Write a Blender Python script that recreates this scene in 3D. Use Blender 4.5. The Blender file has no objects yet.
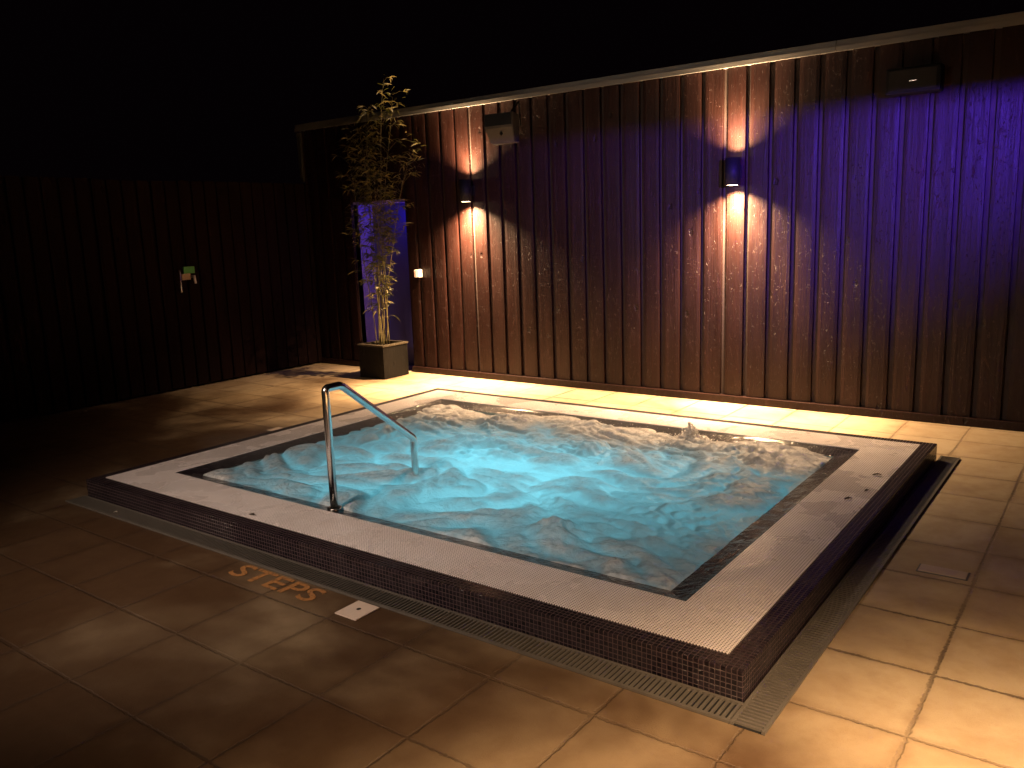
import bpy, bmesh, math, random
from mathutils import Vector, Matrix, noise
random.seed(7)
R = math.radians
sc = bpy.context.scene
col = sc.collection
# ------------------------------------------------------------------ camera
cd = bpy.data.cameras.new('camera'); cam = bpy.data.objects.new('camera', cd); col.objects.link(cam)
cd.sensor_width = 36; cd.lens = 36*834.2/1024; cd.clip_start = .05; cd.clip_end = 500
r_ = Vector((0.80480949, 0.59247939, -0.03535318)); u_ = Vector((-0.08079666, 0.1683723, 0.98240657)); w_ = Vector((-0.58800814, 0.78779372, -0.18337798))
m = Matrix((r_, u_, -w_)).transposed().to_4x4(); m.translation = (1.055, -2.654, 1.65)
cam.matrix_world = m; sc.camera = cam
# ------------------------------------------------------------------ night sky
w = bpy.data.worlds.new('World'); sc.world = w; w.use_nodes = True
bg = w.node_tree.nodes['Background']; bg.inputs[0].default_value = (0.7, 0.3, 0.5, 1); bg.inputs[1].default_value = 0.0014
sc.view_settings.view_transform = 'Standard'; sc.view_settings.look = 'None'
sc.view_settings.exposure = 0; sc.view_settings.gamma = 1
WARM = (1.0, 0.64, 0.34)
P_DOWN, P_UP, P_NEAR, P_BACK = 2150, 650, 5000, 1020
P_PURPLE, P_DOOR, P_POOL = 6200, 10, 15

# ------------------------------------------------------------------ helpers
H = 0.121; WY = 4.571; WH = 2.944
def link(o, parent=None):
    col.objects.link(o)
    if parent is not None: o.parent = parent
    return o
def obj(name, bm, mat, parent=None, smooth=False):
    me = bpy.data.meshes.new(name); bm.normal_update(); bm.to_mesh(me); bm.free()
    if smooth:
        for p in me.polygons: p.use_smooth = True
    for mm in (mat if isinstance(mat, (list, tuple)) else [mat]): me.materials.append(mm)
    return link(bpy.data.objects.new(name, me), parent)
def tag(o, label=None, cat=None, group=None, kind=None):
    if label: o['label'] = label
    if cat: o['category'] = cat
    if group: o['group'] = group
    if kind: o['kind'] = kind
    return o
def thing(name, loc, label, cat, group=None):
    o = bpy.data.objects.new(name, None); o.location = loc; o.empty_display_size = .1
    link(o); tag(o, label, cat, group); return o
def box(bm, a, b, bev=0, mi=0):
    vs = [bm.verts.new((x, y, z)) for x in (a[0], b[0]) for y in (a[1], b[1]) for z in (a[2], b[2])]
    fs = []
    for q in ((0,1,3,2), (4,6,7,5), (0,4,5,1), (2,3,7,6), (0,2,6,4), (1,5,7,3)):
        f = bm.faces.new([vs[i] for i in q]); f.material_index = mi; fs.append(f)
    if bev:
        es = list({e for f in fs for e in f.edges})
        bmesh.ops.bevel(bm, geom=es, offset=bev, segments=2, affect='EDGES', profile=.6)
    return vs
def newbox(a, b, bev=0):
    bm = bmesh.new(); box(bm, a, b, bev); return bm
def tube(bm, pts, rad, n=12, caps=True):
    pts = [Vector(p) for p in pts]; rings = []
    up = None
    for i, p in enumerate(pts):
        t = ((pts[min(i+1, len(pts)-1)]-p).normalized() + (p-pts[max(i-1, 0)]).normalized())
        t.normalize()
        if up is None:
            up = t.orthogonal().normalized()
        up = (up - t*up.dot(t)).normalized(); s = t.cross(up)
        rr = rad[i] if isinstance(rad, (list, tuple)) else rad
        rings.append([bm.verts.new(p + (up*math.cos(a)+s*math.sin(a))*rr) for a in (2*math.pi*k/n for k in range(n))])
    for a, b in zip(rings, rings[1:]):
        for k in range(n): bm.faces.new((a[k], a[(k+1) % n], b[(k+1) % n], b[k]))
    if caps:
        bm.faces.new(rings[0][::-1]); bm.faces.new(rings[-1])
def cyl_shell(bm, c, ro, ri, z0, z1, n=32):
    """open tube with wall thickness about a vertical axis"""
    R4 = []
    for rr, z in ((ro, z0), (ro, z1), (ri, z1), (ri, z0)):
        R4.append([bm.verts.new((c[0]+rr*math.cos(2*math.pi*k/n), c[1]+rr*math.sin(2*math.pi*k/n), z)) for k in range(n)])
    for i in range(4):
        a, b = R4[i], R4[(i+1) % 4]
        for k in range(n): bm.faces.new((a[k], a[(k+1) % n], b[(k+1) % n], b[k]))
def disc(bm, c, rr, n=32, nz=1):
    vs = [bm.verts.new((c[0]+rr*math.cos(2*math.pi*k/n), c[1]+rr*math.sin(2*math.pi*k/n), c[2])) for k in range(n)]
    bm.faces.new(vs if nz > 0 else vs[::-1])

# ------------------------------------------------------------------ materials
class NT:
    def __init__(s, name):
        s.m = bpy.data.materials.new(name); s.m.use_nodes = True; s.t = s.m.node_tree
        s.b = s.t.nodes['Principled BSDF']; s.out = s.t.nodes['Material Output']
        s.co = s.n('ShaderNodeTexCoord').outputs['Object']
    def n(s, typ, **kw):
        nd = s.t.nodes.new(typ)
        for k, v in kw.items():
            if k == 'i':
                for a, b in v.items(): s.put(nd.inputs[a], b)
            else: setattr(nd, k, v)
        return nd
    def put(s, inp, v):
        if hasattr(v, 'is_output'): s.t.links.new(v, inp)
        elif isinstance(v, (tuple, list)) and len(v) == 3 and inp.type == 'RGBA': inp.default_value = (*v, 1)
        else: inp.default_value = v
    def math(s, op, a, b=0.0, c=0.0, clamp=False):
        nd = s.n('ShaderNodeMath', operation=op, use_clamp=clamp)
        s.put(nd.inputs[0], a); s.put(nd.inputs[1], b)
        if op in ('SMOOTH_MIN', 'MULTIPLY_ADD', 'COMPARE', 'WRAP', 'PINGPONG'): s.put(nd.inputs[2], c)
        return nd.outputs[0]
    def map(s, v, a, b, c=0.0, d=1.0, smooth=False):
        nd = s.n('ShaderNodeMapRange', clamp=True, interpolation_type='SMOOTHSTEP' if smooth else 'LINEAR')
        for i, x in enumerate((v, a, b, c, d)): s.put(nd.inputs[i], x)
        return nd.outputs[0]
    def noise(s, scale, detail=4, rough=.5, dist=0, vec=None, sc3=None, w=None):
        v = vec if vec is not None else s.co
        if sc3: v = s.n('ShaderNodeVectorMath', operation='MULTIPLY', i={0: v, 1: sc3}).outputs[0]
        nd = s.n('ShaderNodeTexNoise')
        if w is not None: nd.noise_dimensions = '4D'; s.put(nd.inputs['W'], w)
        s.put(nd.inputs['Vector'], v); nd.inputs['Scale'].default_value = scale; nd.inputs['Detail'].default_value = detail
        nd.inputs['Roughness'].default_value = rough; nd.inputs['Distortion'].default_value = dist
        return nd.outputs['Fac']
    def mix(s, f, a, b, mode='MIX'):
        nd = s.n('ShaderNodeMix', data_type='RGBA', blend_type=mode)
        s.put(nd.inputs[0], f); s.put(nd.inputs[6], a); s.put(nd.inputs[7], b); return nd.outputs[2]
    def xyz(s, v=None):
        nd = s.n('ShaderNodeSeparateXYZ'); s.put(nd.inputs[0], v if v is not None else s.co); return nd.outputs
    def bump(s, h, dist=.01, strength=1.0):
        nd = s.n('ShaderNodeBump'); s.put(nd.inputs['Height'], h); nd.inputs['Distance'].default_value = dist
        nd.inputs['Strength'].default_value = strength; s.t.links.new(nd.outputs[0], s.b.inputs['Normal']); return nd.outputs[0]
    def set(s, **kw):
        for k, v in kw.items(): s.put(s.b.inputs[k.replace('_', ' ')], v)
        return s.m
def plain(name, c, rough=.5, metal=0, vary=.15, scale=20, bump=0.0):
    t = NT(name); f = t.noise(scale, 5, .6)
    c2 = tuple(x*(1-vary) for x in c); c1 = tuple(min(1, x*(1+vary)) for x in c)
    t.set(Base_Color=t.mix(f, c2, c1), Roughness=t.map(f, .3, .7, max(0, rough-.08), min(1, rough+.08)), Metallic=metal)
    if bump: t.bump(f, .002, bump)
    return t.m
def wood(name, base, pitch, x0, axis=0, rough=.40, dark=.5, spec=.2):
    t = NT(name); s = t.xyz()
    k = t.math('FLOOR', t.math('DIVIDE', t.math('SUBTRACT', s[axis], x0), pitch))
    wn = t.n('ShaderNodeTexWhiteNoise', noise_dimensions='1D', i={'W': k}).outputs['Value']
    sc3 = (14, 14, .55)
    g = t.noise(2.2, 6, .62, .6, sc3=sc3, w=t.math('MULTIPLY', wn, 40))          # long grain
    fine = t.noise(9, 5, .7, .2, sc3=(14, 14, .5), w=t.math('MULTIPLY', wn, 17))
    cr = t.n('ShaderNodeVectorMath', operation='MULTIPLY', i={0: t.co, 1: (1, 1, .6)}).outputs[0]
    kn = t.n('ShaderNodeTexVoronoi', feature='F1', i={'Vector': cr, 'Scale': 5.2}).outputs['Distance']
    knot = t.map(t.math('ADD', kn, t.math('MULTIPLY', t.noise(28, 3, .6), .22)), .16, .24, 1, 0, True)
    rag = t.map(t.noise(7, 7, .75, 1.2, sc3=(1, 1, .3)), .58, .68, 0, 1, True)       # ragged worn blotches
    worn = t.map(t.noise(1.4, 3, .5), .45, .62, 0, 1, True)
    wear = t.math('MULTIPLY', rag, worn)
    c = t.mix(t.map(g, .3, .7), tuple(x*dark for x in base), base)
    c = t.mix(t.math('MULTIPLY', t.map(fine, .45, .7), .35), c, tuple(x*.45 for x in base))
    c = t.mix(t.math('MULTIPLY', wn, .5), c, tuple(x*.55 for x in base))
    c = t.mix(t.math('MULTIPLY', wear, .5), c, tuple(min(1, x*3) for x in base))
    c = t.mix(t.math('MULTIPLY', knot, .75), c, tuple(x*.2 for x in base))
    spk = t.map(t.noise(55, 4, .75, .4, sc3=(1, 1, .55)), .60, .70, 0, 1, True)     # scuffs and specks in the stain
    c = t.mix(t.math('MULTIPLY', spk, t.map(t.noise(1.9, 3, .6, w=2.0), .42, .62, .08, .6)), c, tuple(min(1, x*4) for x in base))
    blot = t.map(t.noise(2.6, 5, .7, .8, sc3=(1, 1, .4), w=6.0), .40, .62, 0, 1, True)
    c = t.mix(t.math('MULTIPLY', blot, .55), c, tuple(x*.4 for x in base))
    h = t.math('ADD', t.math('MULTIPLY', spk, .5), t.math('MULTIPLY', g, .8)); h = t.math('ADD', h, t.math('ADD', t.math('MULTIPLY', fine, .5), t.math('ADD', t.math('MULTIPLY', knot, -.9), t.math('MULTIPLY', wear, .5))))
    t.bump(h, .006, 1)
    return t.set(Base_Color=c, Roughness=t.map(fine, .3, .7, t.math('ADD', t.math('MULTIPLY', blot, -.12), rough+.02), rough+.2), Specular_IOR_Level=spec)

M_clad = wood('dark_stained_boards', (.0215, .0065, .0045), .2055, -1.116-.2055*60)
M_fence = wood('black_stained_boards', (.014, .006, .005), .16, -20, axis=1, rough=.8, spec=.06)
M_plant = wood('planter_boards', (.006, .0045, .003), .4, -.9, rough=.5)
M_rim = wood('planter_rim_wood', (.07, .055, .035), .4, -.9, rough=.55)
M_backing = plain('dark_backing_board', (.02, .009, .006), .8)
M_coping = NT('grey_coping')
f = M_coping.noise(3, 6, .65, sc3=(1, 6, 6)); M_coping.bump(f, .002, .5)
M_coping = M_coping.set(Base_Color=M_coping.mix(f, (.12, .115, .11), (.24, .23, .21)), Roughness=.55, Metallic=.25)
M_steel = NT('polished_steel')
f = M_steel.noise(6, 4, .6); M_steel = M_steel.set(Base_Color=(.72, .70, .68), Metallic=1.0, Roughness=M_steel.map(f, .3, .7, .2, .215))
M_black = plain('black_powder_coat', (.005, .0045, .0045), .65); M_black.node_tree.nodes['Principled BSDF'].inputs['Specular IOR Level'].default_value = .2
M_speaker = plain('grey_cabinet', (.03, .026, .022), .7, vary=.25, bump=.3)
M_white = plain('white_plastic', (.75, .72, .66), .35, vary=.05)
M_orange = plain('amber_plastic', (.75, .25, .06), .35, vary=.05)
M_soil = plain('soil', (.03, .02, .012), .95, vary=.5, scale=60, bump=1)
M_green = plain('green_plate', (.06, .30, .06), .5, vary=.2)
M_beige = plain('beige_plate', (.35, .25, .16), .5, vary=.3, scale=80)
M_doorviolet = plain('door_violet_light', (.06, .05, .2), .5, vary=.08, scale=4)  # purple light of the recess mixed into the door colour
M_slotshade = plain('black_slot_shade', (.002, .002, .002), 1.0)  # near black, painting deep shade into shallow slots
M_roof = plain('roof_felt', (.03, .03, .03), .9)

def emis(name, c, s):
    t = NT(name); return t.set(Base_Color=(0.8, .8, .8), Emission_Color=c, Emission_Strength=s)
M_bulb = emis('lit_bulb', (1, .72, .42), 30)
M_bulbp = emis('lit_purple_led', (.25, .08, 1), 2)
M_poolled = emis('lit_pool_led', (.15, .8, 1), 14)

# --- paving
def paving():
    t = NT('sandstone_paving'); s = t.xyz()
    ox, oy, px, py = .14, .02, .45, .4475
    wob = t.noise(1.1, 3, .5); wob2 = t.noise(1.1, 3, .5, w=3.3)
    X = t.math('ADD', t.math('DIVIDE', t.math('SUBTRACT', s[0], ox), px), t.math('MULTIPLY', t.math('SUBTRACT', wob, .5), .03))
    Y = t.math('ADD', t.math('DIVIDE', t.math('SUBTRACT', s[1], oy), py), t.math('MULTIPLY', t.math('SUBTRACT', wob2, .5), .03))
    jit = t.math('MULTIPLY', t.math('SUBTRACT', t.noise(45, 4, .7), .5), .03)
    dx = t.math('ADD', t.math('MULTIPLY', t.math('PINGPONG', X, .5), px), jit); dy = t.math('ADD', t.math('MULTIPLY', t.math('PINGPONG', Y, .5), py), jit)
    # gap width varies along the joints
    gw = t.map(t.noise(1.7, 3, .6, w=1.0), .38, .62, .0015, .006)
    jx = t.map(dx, gw, t.math('ADD', gw, .005), 1, 0); jy = t.map(dy, gw, t.math('ADD', gw, .005), 1, 0)
    j = t.math('MAXIMUM', jx, jy)
    soft = t.map(t.math('MINIMUM', dx, dy), 0, .05, 1, 0, True)
    cell = t.n('ShaderNodeCombineXYZ', i={0: t.math('FLOOR', X), 1: t.math('FLOOR', Y), 2: 0.0}).outputs[0]
    wn = t.n('ShaderNodeTexWhiteNoise', noise_dimensions='3D', i={'Vector': cell}).outputs['Value']
    big = t.noise(1.3, 5, .6, .4); mid = t.noise(7, 6, .65); gr = t.noise(160, 3, .8)
    c = t.mix(t.map(big, .35, .65), (.36, .26, .15), (.47, .36, .22))
    c = t.mix(t.math('MULTIPLY', wn, .45), c, (.52, .42, .28))
    c = t.mix(t.math('MULTIPLY', t.map(mid, .45, .75), .4), c, (.27, .16, .07))
    c = t.mix(t.math('MULTIPLY', t.map(gr, .55, .75), .35), c, (.2, .13, .07))
    # wet stone in patches; darkened more left and front, in place of dimmer light
    side = t.math('ADD', t.map(s[0], 1.1, -1.6, 0, .34), t.map(s[1], 3.6, .8, -.3, .04))
    wet = t.map(t.math('ADD', t.noise(.8, 4, .55, .4, sc3=(.9, 1.1, 1)), side), .46, .86, 0, 1, True)
    stain = t.map(t.math('ADD', t.noise(1.6, 4, .6, .6, w=9.0), t.math('MULTIPLY', soft, .12)), .52, .72, 0, 1, True)
    c = t.mix(t.math('MULTIPLY', stain, .35), c, (.16, .085, .035))
    c = t.mix(t.math('MULTIPLY', wet, .92), c, t.mix(1.0, c, (.095, .042, .018), 'MULTIPLY'))
    c = t.mix(t.math('MULTIPLY', j, t.map(t.noise(.9, 3, .5, w=5.0),   .4, .6, .15, .8)), c, (.05, .03, .018))
    h = t.math('ADD', t.math('MULTIPLY', j, -1.2), t.math('ADD', t.math('MULTIPLY', mid, .5), t.math('ADD', t.math('MULTIPLY', gr, .35), t.math('MULTIPLY', wn, .2))))
    t.bump(h, .004, .8)
    rr = t.math('SUBTRACT', t.map(mid, .3, .7, .62, .8), t.math('MULTIPLY', wet, .22))
    return t.set(Base_Color=c, Roughness=rr, Specular_IOR_Level=.4)
M_pave = paving()

# --- mosaics: u,v chosen by face normal so the tiles run square on every side
def mosaic(name, grout=(.075, .05, .055)):
    t = NT(name); s = t.xyz(); g = t.n('ShaderNodeNewGeometry'); nn = t.xyz(g.outputs['True Normal'])
    p = .0205
    ax = t.math('ABSOLUTE', nn[0]); ay = t.math('ABSOLUTE', nn[1]); az = t.math('ABSOLUTE', nn[2])
    def dist(c, off): return t.math('MULTIPLY', t.math('PINGPONG', t.math('DIVIDE', t.math('SUBTRACT', c, off), p), .5), 1)
    gx, gy, gz = dist(s[0], .0864), dist(s[1], -.0864), dist(s[2], 0.0)
    def line(d): return t.map(d, .05, .09, 1, 0)
    lx = t.math('MULTIPLY', line(gx), t.math('LESS_THAN', ax, .7)); ly = t.math('MULTIPLY', line(gy), t.math('LESS_THAN', ay, .7)); lz = t.math('MULTIPLY', line(gz), t.math('LESS_THAN', az, .7))
    gl = t.math('MAXIMUM', lx, t.math('MAXIMUM', ly, lz))
    fl = [t.math('FLOOR', t.math('DIVIDE', t.math('SUBTRACT', c, o), p)) for c, o in ((s[0], .0864), (s[1], -.0864), (s[2], 0.0))]
    wn = t.n('ShaderNodeTexWhiteNoise', noise_dimensions='3D', i={'Vector': t.n('ShaderNodeCombineXYZ', i={0: fl[0], 1: fl[1], 2: fl[2]}).outputs[0]}).outputs['Value']
    lime = t.map(t.noise(6, 5, .65), .4, .7)
    c = t.mix(wn, (.004, .003, .005), (.018, .012, .017))
    c = t.mix(t.math('MULTIPLY', lime, .10), c, (.14, .12, .12))
    c = t.mix(gl, c, grout)
    ripple = t.noise(38, 4, .6)
    h = t.math('ADD', t.math('MULTIPLY', gl, -.7), t.math('ADD', t.math('MULTIPLY', wn, .25), t.math('MULTIPLY', ripple, .5)))
    t.bump(h, .0022, .9)
    return t.set(Base_Color=c, Roughness=t.math('ADD', t.math('MULTIPLY', gl, .4), t.map(lime, 0, 1, .08, .2)), Specular_IOR_Level=.3)
M_mosaic = mosaic('black_glass_mosaic')
def studs():
    t = NT('white_studded_tile'); s = t.xyz(); p = .0125
    a = t.math('MULTIPLY', t.math('PINGPONG', t.math('DIVIDE', s[0], p), .5), 2.0); b = t.math('MULTIPLY', t.math('PINGPONG', t.math('DIVIDE', s[1], p), .5), 2.0)
    d = t.math('SQRT', t.math('ADD', t.math('MULTIPLY', a, a), t.math('MULTIPLY', b, b)))       # 0 at a corner between studs
    pit = t.map(d, .44, .60, 1, 0, True)
    dirt = t.noise(5, 5, .6); c = t.mix(t.map(dirt, .35, .7), (.82, .74, .73), (.93, .86, .86))
    c = t.mix(pit, c, (.075, .055, .045))
    wet = t.map(t.noise(3.0, 4, .6, .5), .42, .62, 0, 1, True)
    drop = t.noise(120, 3, .7)
    t.bump(t.math('ADD', t.math('MULTIPLY', pit, -1.0), t.math('MULTIPLY', drop, .7)), .002, 1)
    return t.set(Base_Color=c, Roughness=t.map(wet, 0, 1, .42, .14), Specular_IOR_Level=.5)
M_stud = studs()
# --- wet inner lip: mosaic under a moving film of water
M_lip = mosaic('wet_black_mosaic_lip', (.012, .01, .01))
tt = M_lip.node_tree
for nd in tt.nodes:
    if nd.type == 'BUMP': nd.inputs['Distance'].default_value = .004
b = tt.nodes['Principled BSDF']; b.inputs['Specular IOR Level'].default_value = .1; b.inputs['Coat Weight'].default_value = .6; b.inputs['Coat Roughness'].default_value = .04
nz = tt.nodes.new('ShaderNodeTexNoise'); nz.inputs['Scale'].default_value = 10; nz.inputs['Detail'].default_value = 3; nz.inputs['Distortion'].default_value = 1.2
tc = tt.nodes.new('ShaderNodeTexCoord'); tt.links.new(tc.outputs['Object'], nz.inputs['Vector'])
bp = tt.nodes.new('ShaderNodeBump'); bp.inputs['Distance'].default_value = .02; tt.links.new(nz.outputs['Fac'], bp.inputs['Height']); tt.links.new(bp.outputs[0], b.inputs['Coat Normal'])
M_basin = plain('pale_blue_basin_tile', (.10, .2, .22), .4, vary=.1)

def water():
    t = NT('foaming_spa_water'); s = t.xyz()
    big = t.noise(1.25, 4, .55, .9, sc3=(.8, 1.25, 1)); mid = t.noise(4.2, 6, .6, 1.4, sc3=(.75, 1.3, 1)); fin = t.noise(22, 5, .65, .8)
    at = t.n('ShaderNodeAttribute', attribute_name='foam').outputs['Fac']
    f = t.math('ADD', t.math('MULTIPLY', big, .55), t.math('ADD', t.math('MULTIPLY', mid, .45), t.math('MULTIPLY', at, .5)))
    foam = t.map(f, .38, .76, 0, 1, False)
    tr = t.n('ShaderNodeBsdfTranslucent'); t.put(tr.inputs['Color'], t.mix(foam, (.78, .95, 1.0), (.22, .31, .34)))
    df = t.set(Base_Color=t.mix(foam, (.22, .24, .25), t.mix(t.map(fin, .35, .65), (.42, .39, .38), (.88, .84, .81))), Roughness=t.map(fin, .3, .7, .12, .5), Specular_IOR_Level=.5, IOR=1.33)
    bn = t.bump(t.math('ADD', t.math('MULTIPLY', mid, .6), t.math('ADD', t.math('MULTIPLY', fin, .32), t.math('MULTIPLY', t.noise(75, 4, .75), t.math('MULTIPLY', foam, .16)))), .03, .7)
    t.t.links.new(bn, tr.inputs['Normal'])
    mx = t.n('ShaderNodeMixShader'); t.put(mx.inputs[0], t.map(foam, 0, 1, .62, .26))
    bub = t.noise(75, 4, .75); t.t.links.new(t.b.outputs[0], mx.inputs[1]); t.t.links.new(tr.outputs[0], mx.inputs[2])
    t.t.links.new(mx.outputs[0], t.out.inputs['Surface'])
    return t.m
M_water = water()
M_letters = NT('worn_yellow_paint')
_f = M_letters.noise(55, 5, .7); M_letters = M_letters.set(Base_Color=M_letters.mix(M_letters.map(_f, .5, .66), (.34, .155, .05), (.08, .04, .02)), Roughness=.6)

# ------------------------------------------------------------------ ground
bm = bmesh.new()
# one sheet with an opening where the pool stands
X0, X1, Y0, Y1 = -4.35, .03, -.03, 3.36
xs = (-60, X0, X1, 60); ys = (-60, Y0, Y1, 60)
g = [[bm.verts.new((x, y, 0)) for y in ys] for x in xs]
for i in range(3):
    for k in range(3):
        if (i, k) != (1, 1): bm.faces.new((g[i][k], g[i+1][k], g[i+1][k+1], g[i][k+1]))
tag(obj('paving', bm, M_pave), kind='structure')

# ------------------------------------------------------------------ timber-clad building
def boards(bm, x0, x1, z0, z1, y, pitch=.2055, wdt=.160, th=.024, phase=-1.116, hole=None, seg=6, cup=.004, rnd=random.Random(3)):
    k0 = math.floor((x0-phase)/pitch); k1 = math.ceil((x1-phase)/pitch)
    for k in range(k0, k1+1):
        xr = phase+k*pitch; xl = xr-wdt
        if xr < x0 or xl > x1: continue
        xl = max(xl, x0); xr = min(xr, x1)
        dy = rnd.uniform(-.003, .002); tilt = rnd.uniform(-.003, .003); cp = cup*rnd.uniform(-.6, 1); lean = rnd.uniform(-.002, .002)
        spans = [(z0, z1)]
        if hole and xr > hole[0] and xl < hole[1]:
            if xl < hole[0]-.02 : xr = hole[0]
            elif xr > hole[1]+.02: xl = hole[1]
            else: spans = [(hole[2], z1)]
        for a, b in spans:
            prof = []
            for i in range(seg+1):
                tq = i/seg; xx = xl+(xr-xl)*tq
                e = .0035*(1 if i in (0, seg) else 0)
                prof.append((xx, y+dy+tilt*(tq-.5)*2+cp*(1-(2*tq-1)**2)-cp+e))
            n = 7; rows = []
            for j in range(n):
                z = a+(b-a)*j/(n-1); wv = .0015*noise.noise(Vector((k*3.1, z*1.3, 0)))
                rows.append([bm.verts.new((px+lean*(z-1.5)+wv, py+wv, z)) for px, py in prof] + [bm.verts.new((xr+lean*(z-1.5)+wv, y+th, z)), bm.verts.new((xl+lean*(z-1.5)+wv, y+th, z))])
            for r0, r1 in zip(rows, rows[1:]):
                L = len(r0)
                for i in range(L): bm.faces.new((r0[i], r0[(i+1) % L], r1[(i+1) % L], r1[i]))
            bm.faces.new(rows[0][::-1]); bm.faces.new(rows[-1])
DX0, DX1, DZ = -6.70, -5.80, 2.03
bld = thing('timber_building', (-1, WY, 0), 'long dark timber-clad building of upright boards with grey metal coping behind the pool', 'building')
def rel(o, root):      # parent keeping world coordinates
    o.parent = root; o.location = -Vector(root.location); return o
bm = bmesh.new(); boards(bm, -7.5, 7, .07, WH, WY, th=.038, hole=(DX0, DX1, DZ))
rel(obj('cladding', bm, M_clad), bld)
bm = bmesh.new()
for a, b in (((-7.49, WY+.040, 0), (DX0, WY+.12, WH)), ((DX1, WY+.040, 0), (7, WY+.12, WH)), ((DX0, WY+.040, DZ), (DX1, WY+.12, WH)), ((-7.49, WY+.121, 2.3), (7, WY+5, WH)),
             ((-7.49, WY+.5, 0), (-7.4, WY+5, 2.298)), ((6.9, WY+.5, 0), (7, WY+5, 2.298))):
    box(bm, a, b)
rel(obj('backing_wall', bm, M_backing), bld)
bm = bmesh.new()
for a, b in ((-7.5, DX0-.001), (DX1+.001, 7)): box(bm, (a, WY-.03, .004), (b, WY+.038, .068), .004)
rel(obj('plinth_rail', bm, M_clad), bld)
cx_ = [-7.56, -4.02, -.98, 2.1, 7.05]
for a, b in zip(cx_, cx_[1:]):
    bm = bmesh.new(); box(bm, (a+.0015, WY-.05, WH-.002), (b-.0015, WY+.30, WH+.075), .004)
    box(bm, (a+.0015, WY-.062, WH-.012), (b-.0015, WY-.0505, WH+.03), .002)
    c = rel(obj('coping', bm, M_coping), bld); c.rotation_euler = (0, 0, 0)
rel(obj('roof', newbox((-7.5, WY+.302, WH-.0), (7, WY+5, WH+.05)), M_roof), bld)
rel(obj('corner_trim', newbox((-7.56, WY-.03, 2.32), (-7.503, WY+.1, WH-.015), .003), M_roof), bld)
# door recess
bm = bmesh.new()
box(bm, (DX0-.06, WY+.045, 0), (DX0, WY+.40, DZ)); box(bm, (DX1, WY+.045, 0), (DX1+.06, WY+.40, DZ)); box(bm, (DX0, WY+.045, DZ-.03), (DX1, WY+.40, DZ))
rel(obj('door_frame', bm, plain('frame_violet_light', (.20, .15, .6), .5, vary=.1, scale=4)), bld)  # frame colour carries the violet glow of the recess
door = rel(obj('door', newbox((DX0+.002, WY+.36, .01), (DX1-.002, WY+.40, DZ-.032), .003), M_doorviolet), bld)
bm = bmesh.new(); tube(bm, [(DX0+.12, WY+.36, 1.0), (DX0+.12, WY+.31, 1.0), (DX0+.24, WY+.31, 1.0)], .011, 10)
hd = obj('handle', bm, M_steel); hd.parent = door
bm = bmesh.new(); disc(bm, (DX1-.09, WY+.29, DZ-.033), .035, 24, -1)
rel(obj('recess_light', bm, M_bulbp), bld)
def light(name, typ, loc, power, color, **kw):
    l = bpy.data.lights.new(name, typ); l.energy = power; l.color = color
    for k, v in kw.items(): setattr(l, k, v)
    o = bpy.data.objects.new(name, l); o.location = loc; return link(o)
def aim(o, to): o.rotation_euler = (Vector(to)-o.location).to_track_quat('-Z', 'Y').to_euler()
l = light('recess_lamp', 'SPOT', (DX1-.09, WY+.20, DZ-.07), P_DOOR, (.07, .045, 1), spot_size=R(125), spot_blend=.9, shadow_soft_size=.03)
aim(l, (DX0, WY+.20, 1.35))

# ------------------------------------------------------------------ wall lights
def wall_light(x, y, z, ang, label, pd=P_DOWN, pu=P_UP, wide=138, lc=WARM):
    """ang: heading of the wall's outward normal"""
    t = thing('wall_light', (x, y, z), label, 'wall light', 'up and down wall lights'); t.rotation_euler = (0, 0, ang)
    c = (0, -.105)
    bm = bmesh.new(); cyl_shell(bm, c, .064, .057, -.115, .115); disc(bm, (c[0], c[1], 0), .057)
    obj('body', bm, M_black, t, True)
    bm = bmesh.new(); box(bm, (-.045, -.0015, -.055), (.045, -.016, .055), .003); box(bm, (-.02, -.016, -.03), (.02, -.043, .03), .002)
    obj('bracket', bm, M_black, t)
    for s, p in ((-1, pd), (1, pu)):
        bm = bmesh.new(); disc(bm, (c[0], c[1], s*.1155), .046, 24, s)
        obj('bulb', bm, M_bulb, t)
        for pw, sz, bl in ((p*.50, 84, .65), (p*.7, wide, 1.0)):       # the reflector's hot core and its wide spill
            l = light('lamp', 'SPOT', (c[0], c[1], s*.120), pw, lc, spot_size=R(sz), spot_blend=bl, shadow_soft_size=.022)
            l.parent = t
            l.rotation_euler = (R(180) if s > 0 else 0, 0, 0)
    return t
wall_light(-1.80, WY, 2.065, 0, 'black up and down wall light on the open middle of the timber wall')
wall_light(-4.79, WY, 2.065, 0, 'black up and down wall light beside the bamboo, below the grey loudspeaker')

# screen wall to the right of the view, carrying the near lamp and the purple floodlight
SX = 1.75
scr = thing('timber_screen', (SX, 0, 0), 'dark timber screen wall standing right of the paving', 'screen wall')
bm = bmesh.new(); boards(bm, -4.4, 3.6, .05, 2.3, 0, phase=-.1)
o = obj('boards', bm, M_clad, scr); o.rotation_euler = (0, 0, R(-90))
obj('backing_wall', newbox((.0255, -3.6, 0), (.09, 4.4, 2.3)), M_backing, scr)
wall_light(SX, -1.5, 2.065, R(-90), 'black up and down wall light on the screen wall right of the paving', P_NEAR, P_UP, 124)
bk = thing('rear_building', (-1, -3.7, 0), 'timber-clad building behind the viewpoint', 'building')
bm = bmesh.new(); boards(bm, -2.7, 5, .07, 3.3, 0, phase=-.1); o = obj('cladding', bm, M_clad, bk); o.rotation_euler = (0, 0, math.pi)
obj('backing_wall', newbox((-5, -.12, 0), (2.7, -.026, 3.3)), M_backing, bk)
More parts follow.
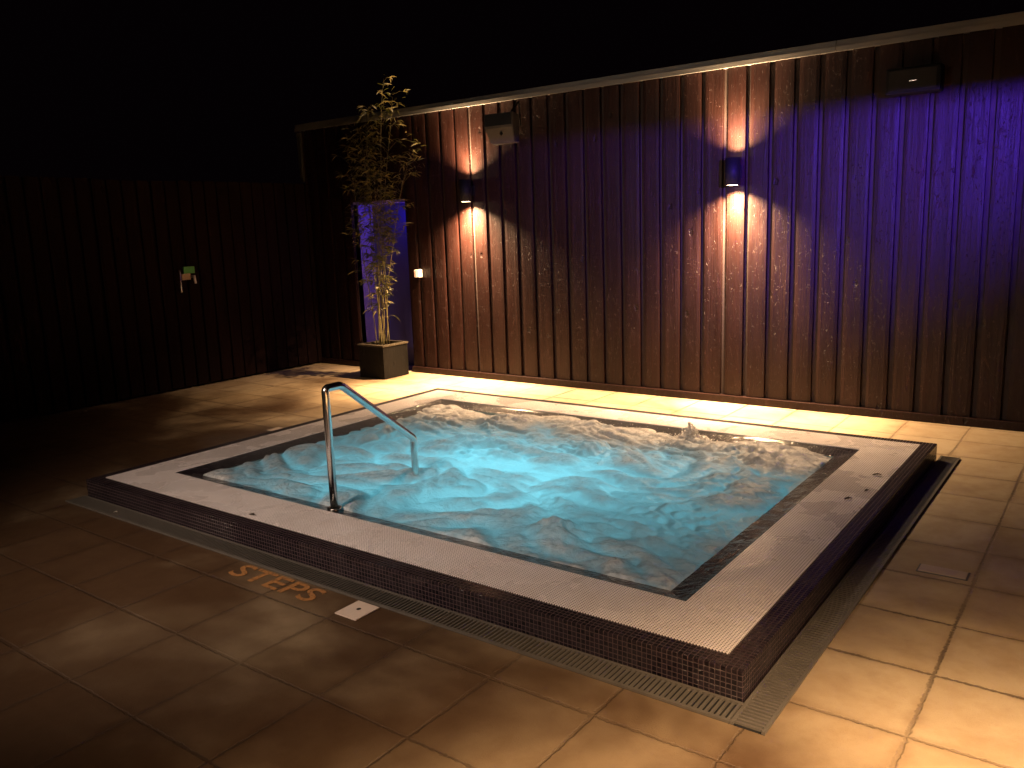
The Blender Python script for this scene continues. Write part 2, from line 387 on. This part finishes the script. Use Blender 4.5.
ff = thing('floodlight', (-2.2, -3.69, 3.05), 'added warm fill lamp on the building behind the viewpoint', 'floodlight')
obj('housing', newbox((-.12, .02, -.05), (.12, .12, .07), .008), M_black, ff)
obj('lens', newbox((-.1, .1205, -.04), (.1, .124, .05), .001), M_bulb, ff)
l = light('flood_lamp', 'SPOT', (-2.2, -3.55, 3.05), P_BACK, (1, .76, .58), spot_size=R(72), spot_blend=1, shadow_soft_size=.09); aim(l, (-2.7, 1.9, 0))  # added unseen lamp, lifts the pool rim in place of broad warm light
fl = thing('floodlight', (SX, .1, 2.26), 'small purple floodlight under a flat visor on the screen wall', 'floodlight')
obj('visor', newbox((-.85, -.12, .014), (0.0, .34, .022), .001), M_black, fl)
obj('housing', newbox((-.16, -.07, -.07), (-.04, .07, .012), .005), M_black, fl)
bm = bmesh.new(); tube(bm, [(-.04, 0, 0), (-.0, 0, 0)], .02); obj('bracket', bm, M_black, fl)
bm = bmesh.new(); box(bm, (-.15, .071, -.05), (-.05, .074, .006)); obj('lens', bm, M_bulbp, fl)
l = light('flood_lamp', 'SPOT', (SX-.10, .1+.085, 2.26), P_PURPLE, (.12, .04, 1.0), spot_size=R(62), spot_blend=1, shadow_soft_size=.006)
aim(l, (-1.1, WY, 3.15))

# ------------------------------------------------------------------ spa pool
LX, LY, B, D = 4.315, 3.329, .308, .087
spa = thing('spa_pool', (-2.16, 1.66, 0), 'raised rectangular spa pool with black mosaic kerb and white studded tile rim', 'spa pool')
def ring(bm, o0, o1, i0, i1, z0, z1, bev=0):
    """rectangular frame: outer rect o0-o1, inner i0-i1, from z0 to z1"""
    O = [(o0[0], o0[1]), (o1[0], o0[1]), (o1[0], o1[1]), (o0[0], o1[1])]; I = [(i0[0], i0[1]), (i1[0], i0[1]), (i1[0], i1[1]), (i0[0], i1[1])]
    V = {}
    for nm, P, z in (('ob', O, z0), ('ot', O, z1), ('it', I, z1), ('ib', I, z0)): V[nm] = [bm.verts.new((*q, z)) for q in P]
    es = []
    for k in range(4):
        q = (k+1) % 4
        bm.faces.new((V['ob'][k], V['ob'][q], V['ot'][q], V['ot'][k])); bm.faces.new((V['ot'][k], V['ot'][q], V['it'][q], V['it'][k]))
        bm.faces.new((V['it'][k], V['it'][q], V['ib'][q], V['ib'][k])); bm.faces.new((V['ib'][k], V['ib'][q], V['ob'][q], V['ob'][k]))
        es += [bm.edges.get((V['ot'][k], V['ot'][q])), bm.edges.get((V['ob'][k], V['ot'][k]))]
    if bev: bmesh.ops.bevel(bm, geom=es, offset=bev, segments=2, affect='EDGES', profile=.5)
bm = bmesh.new(); ring(bm, (-LX-D, -D), (D, LY+D), (-LX, 0), (0, LY), -.02, H, .005)
rel(obj('kerb', bm, M_mosaic), spa)
bm = bmesh.new(); ring(bm, (-LX+.0005, .0005), (-.0005, LY-.0005), (-LX+B, B), (-B, LY-B), -.02, H+.003)
rel(obj('tile_rim', bm, M_stud), spa)
# wet lip sloping into the water, and basin
L2 = .135
bm = bmesh.new()
def quadring(bm, a, za, b_, zb):
    A = [bm.verts.new((x, y, za)) for x, y in ((-LX+a, a), (-a, a), (-a, LY-a), (-LX+a, LY-a))]
    C = [bm.verts.new((x, y, zb)) for x, y in ((-LX+b_, b_), (-b_, b_), (-b_, LY-b_), (-LX+b_, LY-b_))]
    for k in range(4): bm.faces.new((A[k], A[(k+1) % 4], C[(k+1) % 4], C[k]))
quadring(bm, B+.0005, H-.002, B+.03, H-.012); quadring(bm, B+.03, H-.012, B+L2, H-.034)
bmesh.ops.remove_doubles(bm, verts=bm.verts, dist=1e-5)
rel(obj('inner_lip', bm, M_lip), spa)
bm = bmesh.new(); q = B+L2
quadring(bm, q, H-.034, q, -.35); quadring(bm, q, -.35, q+.45, -.35); quadring(bm, q+.45, -.35, q+.45, -.85)
a = q+.45; bm.faces.new([bm.verts.new((x, y, -.85)) for x, y in ((-LX+a, a), (-a, a), (-a, LY-a), (-LX+a, LY-a))])
bmesh.ops.remove_doubles(bm, verts=bm.verts, dist=1e-5)
rel(obj('basin', bm, M_basin), spa)
for x, y, z, k in ((-1.9, 1.35, -.8, 1.0), (-2.55, 1.75, -.8, 1.0), (-1.55, 2.0, -.8, .6), (-3.0, 1.2, -.8, .55)):
    bm = bmesh.new(); disc(bm, (x, y, z-.045), .07, 24, 1); bm2 = None
    rel(obj('underwater_light', bm, M_poolled), spa)
    light('pool_lamp', 'POINT', (x, y, z+.28), P_POOL*k, (.27, .80, .92), shadow_soft_size=.07)
# ------------------------------------------------------------------ water: churning surface
bm = bmesh.new(); x0, x1, y0, y1 = -LX+B+.09, -B-.122, B+.122, LY-B-.03
nx, ny = 330, 250; fo = bm.verts.layers.float.new('foam')
jets = [(-1.40, 2.74, .035, .15), (-2.2, 2.75, .03, .2), (-3.0, 2.6, .04, .2), (-.9, 2.6, .03, .2), (-.75, 1.9, .02, .2), (-1.55, 1.1, .03, .2), (-1.25, .72, .03, .16), (-2.6, 1.9, .03, .3), (-3.4, 2.2, .03, .25), (-.8, 1.2, .03, .22), (-1.9, 2.2, .03, .25)]
rows = []
for i in range(nx+1):
    r = []
    for j in range(ny+1):
        x = x0+(x1-x0)*i/nx; y = y0+(y1-y0)*j/ny
        e = min(x-x0, x1-x, y-y0, y1-y); ed = min(1, max(0, e/.28))
        wx = x+.25*noise.noise(Vector((x*1.3, y*1.3, 5))); wy = y+.25*noise.noise(Vector((x*1.3, y*1.3, 9)))
        a = noise.noise(Vector((wx*1.4, wy*2.3, 0)))
        rg = min(1, abs(noise.noise(Vector((wx*2.3, wy*3.3, 3))))*2.6)
        f2 = min(1, abs(noise.noise(Vector((wx*5.5+.3*a, wy*8, 7))))*2.4)-.4
        f3 = noise.noise(Vector((x*22, y*28, 1)))
        tb = .5+.5*max(0, min(1, (y-1.9)/.7+noise.noise(Vector((x, y, 20)))))
        z = .030*a+.030*(rg-.35)+.020*f2*tb+.003*f3*tb
        for jx, jy, jh, jr in jets:
            d2 = ((x-jx)**2+(y-jy)**2)/(jr*jr)
            if d2 < 8: z += jh*math.exp(-d2)*(1+.45*f2+.6*f3)
        zz = H-.034+z*(.55+.45*ed)*1.15+.012*ed
        if i == nx or j == 0: zz = H-.042
        elif i == nx-1 or j == 1: zz = min(zz, H-.031)
        v = bm.verts.new((x, y, zz))
        ell = math.hypot((x+2.2)/1.55, (y-1.55)/.95)
        jf = sum(math.exp(-((x-jx)**2+(y-jy)**2)/(jr*jr)) for jx, jy, jh, jr in jets[:1])
        v[fo] = (rg-.45)*.42+f2*.18+max(-.12, min(.55, (ell-1.2)*.55))+max(0, y-2.2)*.7+.5*jf
        r.append(v)
    rows.append(r)
for i in range(nx):
    for j in range(ny): bm.faces.new((rows[i][j], rows[i+1][j], rows[i+1][j+1], rows[i][j+1]))
wat = obj('water', bm, M_water, smooth=True); tag(wat, kind='structure')
M_spray = NT('white_spray'); _t = M_spray.n('ShaderNodeBsdfTranslucent'); _t.inputs[0].default_value = (.85, .82, .8, 1); _m = M_spray.n('ShaderNodeMixShader'); _m.inputs[0].default_value = .5
M_spray.set(Base_Color=(.85, .82, .8), Roughness=.15)
M_spray.t.links.new(M_spray.b.outputs[0], _m.inputs[1]); M_spray.t.links.new(_t.outputs[0], _m.inputs[2]); M_spray.t.links.new(_m.outputs[0], M_spray.out.inputs['Surface']); M_spray = M_spray.m
rw = random.Random(5); bm = bmesh.new()
_ic = bmesh.new(); bmesh.ops.create_icosphere(_ic, subdivisions=1, radius=1); IV = [v.co.copy() for v in _ic.verts]; IF = [[v.index for v in f.verts] for f in _ic.faces]; _ic.free()
def drop(x, y, z, r, sx=1, sz=1):
    vv = [bm.verts.new((x+c.x*r*sx, y+c.y*r*sx, z+c.z*r*sz)) for c in IV]
    for f in IF: bm.faces.new([vv[i] for i in f])
jx, jy = -1.40, 2.74
for _ in range(900):                                   # the jet breaking the surface by the far rim
    a = rw.uniform(0, 6.283); d = abs(rw.gauss(0, .075)); top = .14*math.exp(-(d/.08)**2)*(.55+.45*math.sin(a*3+1)**2)
    drop(jx+d*math.cos(a), jy+d*math.sin(a), H-.01+rw.uniform(0, 1)**.8*top, rw.uniform(.002, .006), 1, rw.uniform(1, 2.2))
for _ in range(9):
    a = rw.uniform(0, 6.283); d = abs(rw.gauss(0, .03)); h = .13*math.exp(-(d/.06)**2)*rw.uniform(.6, 1.1); q = Vector((jx+d*math.cos(a), jy+d*math.sin(a), H-.03))
    tube(bm, [q, q+Vector((rw.gauss(0, .008), rw.gauss(0, .008), h*.6)), q+Vector((rw.gauss(0, .02), rw.gauss(0, .02), h+.02))], [.014, .009, .002], 6)
for _ in range(700):                                   # small drops thrown up over the churning far side
    px_ = rw.uniform(x0+.2, x1-.1); py_ = y1-abs(rw.gauss(0, .4))-.03
    drop(px_, py_, H-.018+abs(rw.gauss(0, .022)), rw.uniform(.0015, .004))
o = obj('water_spray', bm, M_spray, smooth=True); tag(o, kind='stuff')

# ------------------------------------------------------------------ steam over the water
ms = bpy.data.materials.new('steam'); ms.use_nodes = True; nt_ = ms.node_tree; nt_.nodes.clear()
o_ = nt_.nodes.new('ShaderNodeOutputMaterial'); v_ = nt_.nodes.new('ShaderNodeVolumePrincipled'); nt_.links.new(v_.outputs[0], o_.inputs['Volume'])
v_.inputs['Color'].default_value = (.9, .92, .95, 1); v_.inputs['Density'].default_value = .22; v_.inputs['Anisotropy'].default_value = .3
o = obj('steam', newbox((-LX+B+.1, B+.1, H+.035), (-B-.1, LY-B-.1, H+.24)), ms); tag(o, kind='stuff')

# ------------------------------------------------------------------ handrail
hr = thing('handrail', (-2.53, .40, H), 'bent stainless steel handrail rising from the near rim down into the bubbling water', 'handrail')
def rounded(pts, rad=.03, n=5):
    P = [Vector(p) for p in pts]; out = [P[0]]
    for a, b, c in zip(P, P[1:], P[2:]):
        u = (a-b).normalized(); v = (c-b).normalized(); s = b+u*rad; e = b+v*rad
        for k in range(n+1):
            t = k/n; out.append(s*(1-t)**2+b*2*t*(1-t)+e*t*t)
    out.append(P[-1]); return out
bm = bmesh.new()
tube(bm, rounded([(0, 0, -.12), (0, 0, .685), (0, .115, .685), (0, .685, .245), (0, .685, -.45)], .022, 5), .0225, 20)
obj('rail', bm, M_steel, hr, True)
bm = bmesh.new(); cyl_shell(bm, (0, 0), .040, .0228, -.022, -.010); obj('base_flange', bm, M_steel, hr, True)

# ------------------------------------------------------------------ drain gratings
M_grate = plain('grey_plastic_grating', (.10, .088, .075), .5, vary=.3, scale=14)
def grating(name, a, b, along, label, pitch):
    t = thing(name, ((a[0]+b[0])/2, (a[1]+b[1])/2, 0), label, 'drain grating')
    bm = bmesh.new(); zt = .012; fr = .012
    if along == 'x':
        box(bm, (a[0], a[1], .002), (b[0], a[1]+fr, zt)); box(bm, (a[0], b[1]-fr, .002), (b[0], b[1], zt))
        k = a[0]+.01
        while k < b[0]-.006:
            box(bm, (k, a[1]+fr, .003), (k+pitch*.44, b[1]-fr, zt-.001)); k += pitch
    else:
        box(bm, (a[0], a[1], .002), (a[0]+fr, b[1], zt)); box(bm, (b[0]-fr, a[1], .002), (b[0], b[1], zt))
        k = a[1]+.01
        while k < b[1]-.006:
            box(bm, (a[0]+fr, k, .003), (b[0]-fr, k+pitch*.44, zt-.001)); k += pitch
    rel(obj('bars', bm, M_grate), t)
    rel(obj('channel_shade', newbox((a[0]+.001, a[1]+.001, .0005), (b[0]-.001, b[1]-.001, .0025)), M_slotshade), t)  # flat black sheet stands in for the shade below the bars
grating('drain_grating', (-4.42, -.225, 0), (.094, -.095, 0), 'x', 'slotted grey drain grating along the front of the spa kerb, below the STEPS side', .0205)
grating('drain_grating', (.0955, -.225, 0), (.215, 3.53, 0), 'y', 'slotted grey drain grating along the right side of the spa kerb', .0205)

# ------------------------------------------------------------------ painted word
cu = bpy.data.curves.new('steps_lettering', 'FONT'); cu.body = 'STEPS'; cu.size = .185; cu.extrude = .0006; cu.offset = .0022
to = bpy.data.objects.new('tmp', cu); col.objects.link(to); bpy.context.view_layer.update()
me = bpy.data.meshes.new_from_object(to.evaluated_get(bpy.context.evaluated_depsgraph_get())); bpy.data.objects.remove(to)
xs = [v.co.x for v in me.vertices]; ys_ = [v.co.y for v in me.vertices]; a0, a1, b0, b1 = min(xs), max(xs), min(ys_), max(ys_)
for v in me.vertices:
    v.co.x = (v.co.x-a0)/(a1-a0)*.62; v.co.y = (v.co.y-b0)/(b1-b0)*.13
me.materials.clear(); me.materials.append(M_letters)
lt = link(bpy.data.objects.new('painted_word', me)); lt.location = (-2.48, -.368, .003); lt.rotation_euler = (0, 0, R(-.3))
tag(lt, 'worn orange painted word STEPS on the dark paving before the pool', 'lettering')

# ------------------------------------------------------------------ small plates in the paving
M_plate = plain('pale_plate', (.62, .5, .42), .45, vary=.12, scale=40)
def plate(loc, sx, sy, label, hole, mat, rot=0):
    t = thing('access_cover', loc, label, 'access cover'); t.rotation_euler = (0, 0, rot)
    obj('cover', newbox((-sx/2, -sy/2, .001), (sx/2, sy/2, .007), .002), mat, t)
    if hole:
        bm = bmesh.new(); disc(bm, (0, .01, .0075), .011, 20); obj('key_hole', bm, M_black, t)
    else:
        bm = bmesh.new(); box(bm, (-sx/2-.008, -sy/2-.008, .0005), (sx/2+.008, sy/2+.008, .0035), .001); obj('frame', bm, M_grate, t)
plate((-1.60, -.308, 0), .135, .145, 'square pale cover plate with a small black hole, right of the word STEPS', True, M_plate)
plate((.455, 1.46, 0), .20, .085, 'small pale rectangular cover plate in the paving right of the spa', False, plain('dull_plate', (.42, .32, .24), .5, vary=.2))
plate((-4.83, 1.78, 0), .10, .13, 'small dull plate set in the paving beyond the left kerb', False, plain('dim_plate', (.5, .4, .33), .5, vary=.2))

# ------------------------------------------------------------------ loudspeaker under the coping
sp = thing('loudspeaker', (-4.15, WY-.24, 2.64), 'grey box loudspeaker hung from a slanted bracket under the coping near the bamboo', 'loudspeaker')
sp.rotation_euler = (R(0), R(-2), R(16)); sp.scale = (.76, .76, .9)
bm = bmesh.new()
P = [(-.17, .15), (-.19, .0), (-.07, -.165), (.12, -.165), (.13, .15)]
wd = [.20, .20, .165, .165, .19]
L_ = [bm.verts.new((-w2, y, z)) for (y, z), w2 in zip(P, wd)]; Q_ = [bm.verts.new((w2, y, z)) for (y, z), w2 in zip(P, wd)]
bm.faces.new(L_); bm.faces.new(Q_[::-1])
for k in range(5): bm.faces.new((L_[k], Q_[k], Q_[(k+1) % 5], L_[(k+1) % 5]))
bmesh.ops.recalc_face_normals(bm, faces=bm.faces); bmesh.ops.bevel(bm, geom=list(bm.edges), offset=.010, segments=3, affect='EDGES')
obj('cabinet', bm, M_speaker, sp)
bm = bmesh.new(); box(bm, (-.185, -.196, .015), (.185, -.188, .14), .003)
obj('grille', bm, M_black, sp)
bm = bmesh.new(); tube(bm, [(.02, -.162, -.075), (.02, -.135, -.06)], .018, 14); obj('socket', bm, M_black, sp)
bm = bmesh.new()
box(bm, (-.03, .131, .0), (.03, .2, .08), .003); tube(bm, [(.10, .0, .15), (.19, .13, .28)], .013, 8); tube(bm, [(.19, .13, .29), (.19, .15, .02)], .013, 8)
obj('bracket', bm, M_black, sp)
# dark heater box on the right
ht = thing('wall_heater', (-.38, WY-.03, 2.64), 'dark oblong wall box with a tiny glint under the coping, far right of the wall', 'wall box')
obj('housing', newbox((-.19, -.15, -.10), (.19, 0, .09), .015), M_black, ht)
obj('front_panel', newbox((-.165, -.158, -.08), (.165, -.1505, .07), .003), plain('dark_panel', (.008, .007, .007), .85), ht)
obj('badge', newbox((-.02, -.164, -.018), (.03, -.1585, -.012), .001), M_steel, ht)
obj('bracket', newbox((-.05, 0.001, -.04), (.05, .03, .04), .002), M_black, ht)
# push button box
pb = thing('button_box', (-5.62, WY-.0, 1.175), 'small pale button box with an amber side on the boards right of the bamboo', 'button box')
obj('box', newbox((-.025, -.06, -.045), (.045, -.001, .045), .004), M_white, pb)
obj('amber_front', newbox((-.024, -.068, -.040), (.004, -.061, .040), .003), emis('emissive_amber', (1, .3, .07), .5), pb)  # front made of two emissive halves: amber left, pale right
obj('emissive_pale', newbox((.006, -.068, -.040), (.044, -.061, .040), .003), emis('emissive_pale', (1, .7, .45), 1.2), pb)

# ------------------------------------------------------------------ fence and gate on the left
FX = -7.4
def fence(a, b, name, label, cat, dz=0.0, proud=0):
    t = thing(name, (FX, (a+b)/2, 0), label, cat)
    bm = bmesh.new(); boards(bm, -b, -a, .03, 2.29+dz, -proud, pitch=.16, wdt=.135, th=.02, phase=0, cup=.002, rnd=random.Random(int(a*10)))
    o = obj('board_panel', bm, M_fence, t)
    for v in o.data.vertices:
        x, y, z = v.co; v.co = (-y, -x-(a+b)/2, z)
    o.data.flip_normals() if False else None
    bm = bmesh.new(); L = (b-a)/2
    for z in (.25, 1.15, 2.05): box(bm, (-.08, -L, z), (-.0215+0, L, z+.09))
    box(bm, (-.022, -L, .04), (-.0205, L, 2.28+dz))
    obj('rail', bm, M_fence, t)
    k = -L
    while k < L-.1:
        obj('post', newbox((-.17, k+.02, 0), (-.081, k+.11, 2.3+dz), .004), M_fence, t); k += 1.83
    return t
fence(2.752, 4.54, 'board_fence', 'short run of tall dark board fence between the gate and the timber building', 'fence')
fence(-9.0, 1.778, 'board_fence', 'long run of tall dark board fence left of the gate', 'fence')
gt = fence(1.78, 2.75, 'board_gate', 'dark board gate in the left fence with a steel pull and green plate', 'gate', -.01)
# lock hardware (gate local coordinates: x outwards, y along)
def gy(y): return y-(1.78+2.75)/2
bm = bmesh.new(); tube(bm, rounded([(.0, gy(2.60), 1.325), (.045, gy(2.60), 1.325), (.045, gy(2.60), 1.085), (.0, gy(2.60), 1.085)], .015, 3), .008, 10); obj('pull_handle', bm, M_steel, gt, True)
obj('green_plate', newbox((.001, gy(2.665), 1.285), (.022, gy(2.80), 1.36), .002), M_green, gt)
obj('lock_plate', newbox((.001, gy(2.635), 1.215), (.022, gy(2.742), 1.283), .002), M_beige, gt)
bm = bmesh.new(); tube(bm, [(.0, gy(2.77), 1.245), (.05, gy(2.77), 1.245)], .013, 12); tube(bm, [(.045, gy(2.77), 1.26), (.045, gy(2.78), 1.17)], .014, 12); obj('latch_knob', bm, M_white, gt, True)

# ------------------------------------------------------------------ bamboo and planter
pl = thing('planter', (-5.925, 4.205, 0), 'square dark wooden planter with a pale rim standing in the corner by the doorway', 'planter')
bm = bmesh.new(); ring(bm, (-.2, -.2), (.2, .2), (-.175, -.175), (.175, .175), .004, .372); box(bm, (-.175, -.175, .01), (.175, .175, .03))
for s in (-1, 1):
    for yy in (-.2025,): pass
obj('box', bm, M_plant, pl)
bm = bmesh.new(); ring(bm, (-.21, -.21), (.21, .21), (-.165, -.165), (.165, .165), .3725, .392, .002); obj('rim', bm, M_rim, pl)
bm = bmesh.new(); nseg = 14; gg = [[bm.verts.new((-.174+.348*i/nseg, -.174+.348*j/nseg, .345+.014*noise.noise(Vector((i*.7, j*.7, 2))))) for j in range(nseg+1)] for i in range(nseg+1)]
for i in range(nseg):
    for j in range(nseg): bm.faces.new((gg[i][j], gg[i+1][j], gg[i+1][j+1], gg[i][j+1]))
obj('soil', bm, M_soil, pl)
M_culm = NT('bamboo_culm'); s_ = M_culm.xyz(); nodes_ = M_culm.map(M_culm.math('PINGPONG', M_culm.math('DIVIDE', s_[2], .17), .5), 0, .05, 1, 0)
M_culm = M_culm.set(Base_Color=M_culm.mix(nodes_, M_culm.mix(M_culm.noise(7), (.13, .10, .04), (.08, .07, .025)), (.2, .16, .09)), Roughness=.4)
M_leaf = NT('bamboo_leaf'); _g = M_leaf.n('ShaderNodeNewGeometry').outputs['Random Per Island']
M_leaf.set(Base_Color=M_leaf.mix(_g, (.02, .03, .008), (.17, .13, .04)), Roughness=.45)
_tr = M_leaf.n('ShaderNodeBsdfTranslucent'); M_leaf.put(_tr.inputs[0], (.16, .16, .03)); _mx = M_leaf.n('ShaderNodeMixShader'); _mx.inputs[0].default_value = .25
M_leaf.t.links.new(M_leaf.b.outputs[0], _mx.inputs[1]); M_leaf.t.links.new(_tr.outputs[0], _mx.inputs[2]); M_leaf.t.links.new(_mx.outputs[0], M_leaf.out.inputs['Surface']); M_leaf = M_leaf.m
bb = thing('bamboo', (-5.925, 4.205, .35), 'tall slender bamboo with thin canes and narrow drooping leaves growing from the planter', 'bamboo')
rb = random.Random(21)
lm = bmesh.new(); tw = bmesh.new()
def leaf(bm, p, d, L, wd, droop):
    d = d.normalized(); side = d.cross(Vector((0, 0, 1)))
    if side.length < .1: side = Vector((1, 0, 0))
    side.normalize(); side = (Matrix.Rotation(rb.uniform(-1.2, 1.2), 3, d) @ side)
    pts = []; q = Vector(p); dd = d.copy()
    for k, ww in enumerate((.15, 1, .8, 0)):
        pts.append((q.copy(), ww*wd)); q += dd*L/3; dd.z -= droop; dd.normalize()
    prev = None
    for q, ww in pts[:3]:
        a, b = bm.verts.new(q-side*ww), bm.verts.new(q+side*ww)
        if prev: bm.faces.new((prev[0], prev[1], b, a))
        prev = (a, b)
    bm.faces.new((prev[0], prev[1], bm.verts.new(pts[3][0])))
# canes: (top x offset, top y offset, top height above soil)
culms = [(.36, -.05, 3.02), (.26, .10, 2.85), (.05, -.05, 2.75), (-.05, 0, 2.62), (-.22, .05, 2.45), (-.30, -.10, 2.2), (.18, -.12, 2.05), (.62, .0, 2.12), (.05, .12, 1.7), (-.15, -.06, 1.35), (.25, .05, 1.3), (.0, -.1, 2.3)]
for n_, (tx, ty, th_) in enumerate(culms):
    bx_, by_ = rb.uniform(-.07, .07), rb.uniform(-.07, .07); pts = []; N = 22
    ph = rb.uniform(0, 6)
    for k in range(N+1):
        t = k/N; e = t**1.9
        pts.append(Vector((bx_+(tx-bx_)*e+.02*math.sin(ph+t*7), by_+(ty-by_)*e+.02*math.cos(ph+t*6), th_*(t-.06*max(0, t-.75)*2))))
    bm = bmesh.new(); tube(bm, pts, [.0065*(1-.75*k/N) for k in range(N+1)], 7); obj('culm', bm, M_culm, bb, True)
    for k in range(4, N+1):
        z = pts[k].z; dens = 0 if z < .35 else (1 if z < .75 else (2 if z < 1.15 else 4))
        if n_ in (0, 6) and z > 2.0: dens = 4
        for _ in range(dens if rb.random() < .85 else 1 if z > .5 else 0):
            a = rb.uniform(0, 2*math.pi); br = rb.uniform(.06, .24)*(1.0 if z > 1.2 else .65)
            if z > 2.3: br *= .7
            p0 = pts[k]+Vector((0, 0, rb.uniform(-.05, .05))); d = Vector((math.cos(a), math.sin(a), rb.uniform(.2, 1.1))).normalized()
            p1 = p0+d*br*.6; p2 = p1+Vector((d.x, d.y, d.z-.45)).normalized()*br*.5
            tube(tw, [p0, p1, p2], [.0018, .0014, .0008], 4, False)
            for _l in range(rb.randint(2, 5)):
                pp = p1.lerp(p2, rb.random()); aa = a+rb.uniform(-1.1, 1.1)
                leaf(lm, pp, Vector((math.cos(aa), math.sin(aa), rb.uniform(-.7, .5))), rb.uniform(.06, .12), rb.uniform(.005, .009), rb.uniform(.1, .45))
for z, c, n2 in ((2.12, (.66, .0), 46), (2.75, (.33, 0), 14), (2.35, (-.28, 0), 26)):
    for _ in range(n2):
        a = rb.uniform(0, 2*math.pi); q = Vector((c[0]+rb.gauss(0, .05), c[1]+rb.gauss(0, .05), z+rb.gauss(0, .09)))
        leaf(lm, q, Vector((math.cos(a), math.sin(a), rb.uniform(-.3, 1.2))), rb.uniform(.07, .13), rb.uniform(.006, .01), .25)
for f_ in tw.faces: f_.material_index = 1
_me = bpy.data.meshes.new('twig_mesh'); tw.to_mesh(_me); tw.free(); lm.from_mesh(_me); bpy.data.meshes.remove(_me)
obj('foliage', lm, [M_leaf, M_culm], bb)

# ------------------------------------------------------------------ fallen leaves and a crumb of litter
M_dead = plain('dead_leaf', (.05, .03, .015), .7)
M_pale = plain('pale_petal', (.7, .62, .55), .6)
def fallen(p, L, a, mat, label):
    bm = bmesh.new(); z = (0, .004, .007, .003)
    prev = None
    for k, ww in enumerate((.1, .28, .24, .02)):
        x = L*(k/3-.5); A = [bm.verts.new((x, s*ww*L, z[k]+(.004 if s else 0))) for s in (-1, 0, 1)]
        if prev:
            bm.faces.new((prev[0], A[0], A[1], prev[1])); bm.faces.new((prev[1], A[1], A[2], prev[2]))
        prev = A
    bmesh.ops.solidify(bm, geom=list(bm.faces), thickness=.0008)
    o = obj('fallen_leaf', bm, mat); o.location = p; o.rotation_euler = (0, 0, a); tag(o, label, 'leaf')
fallen((-2.80, .035, H+.0045), .045, .1, M_dead, 'dark fallen leaf on the white rim left of the handrail')
fallen((-.075, 2.465, H+.0045), .05, .4, M_dead, 'thin dark fallen leaf on the right rim, farthest back of three')
fallen((-.05, 2.127, H+.0045), .035, 1.2, M_dead, 'dark fallen leaf on the right rim, middle one of three')
fallen((-.10, 1.935, H+.0045), .045, .9, M_dead, 'dark fallen leaf on the right rim, nearest of three')
fallen((-3.87, -.185, .014), .03, .3, M_pale, 'tiny pale petal on the grating by the left end of the front kerb')
fallen((-7.25, 1.33, .002), .06, .3, M_pale, 'pale scrap lying at the foot of the dark fence')
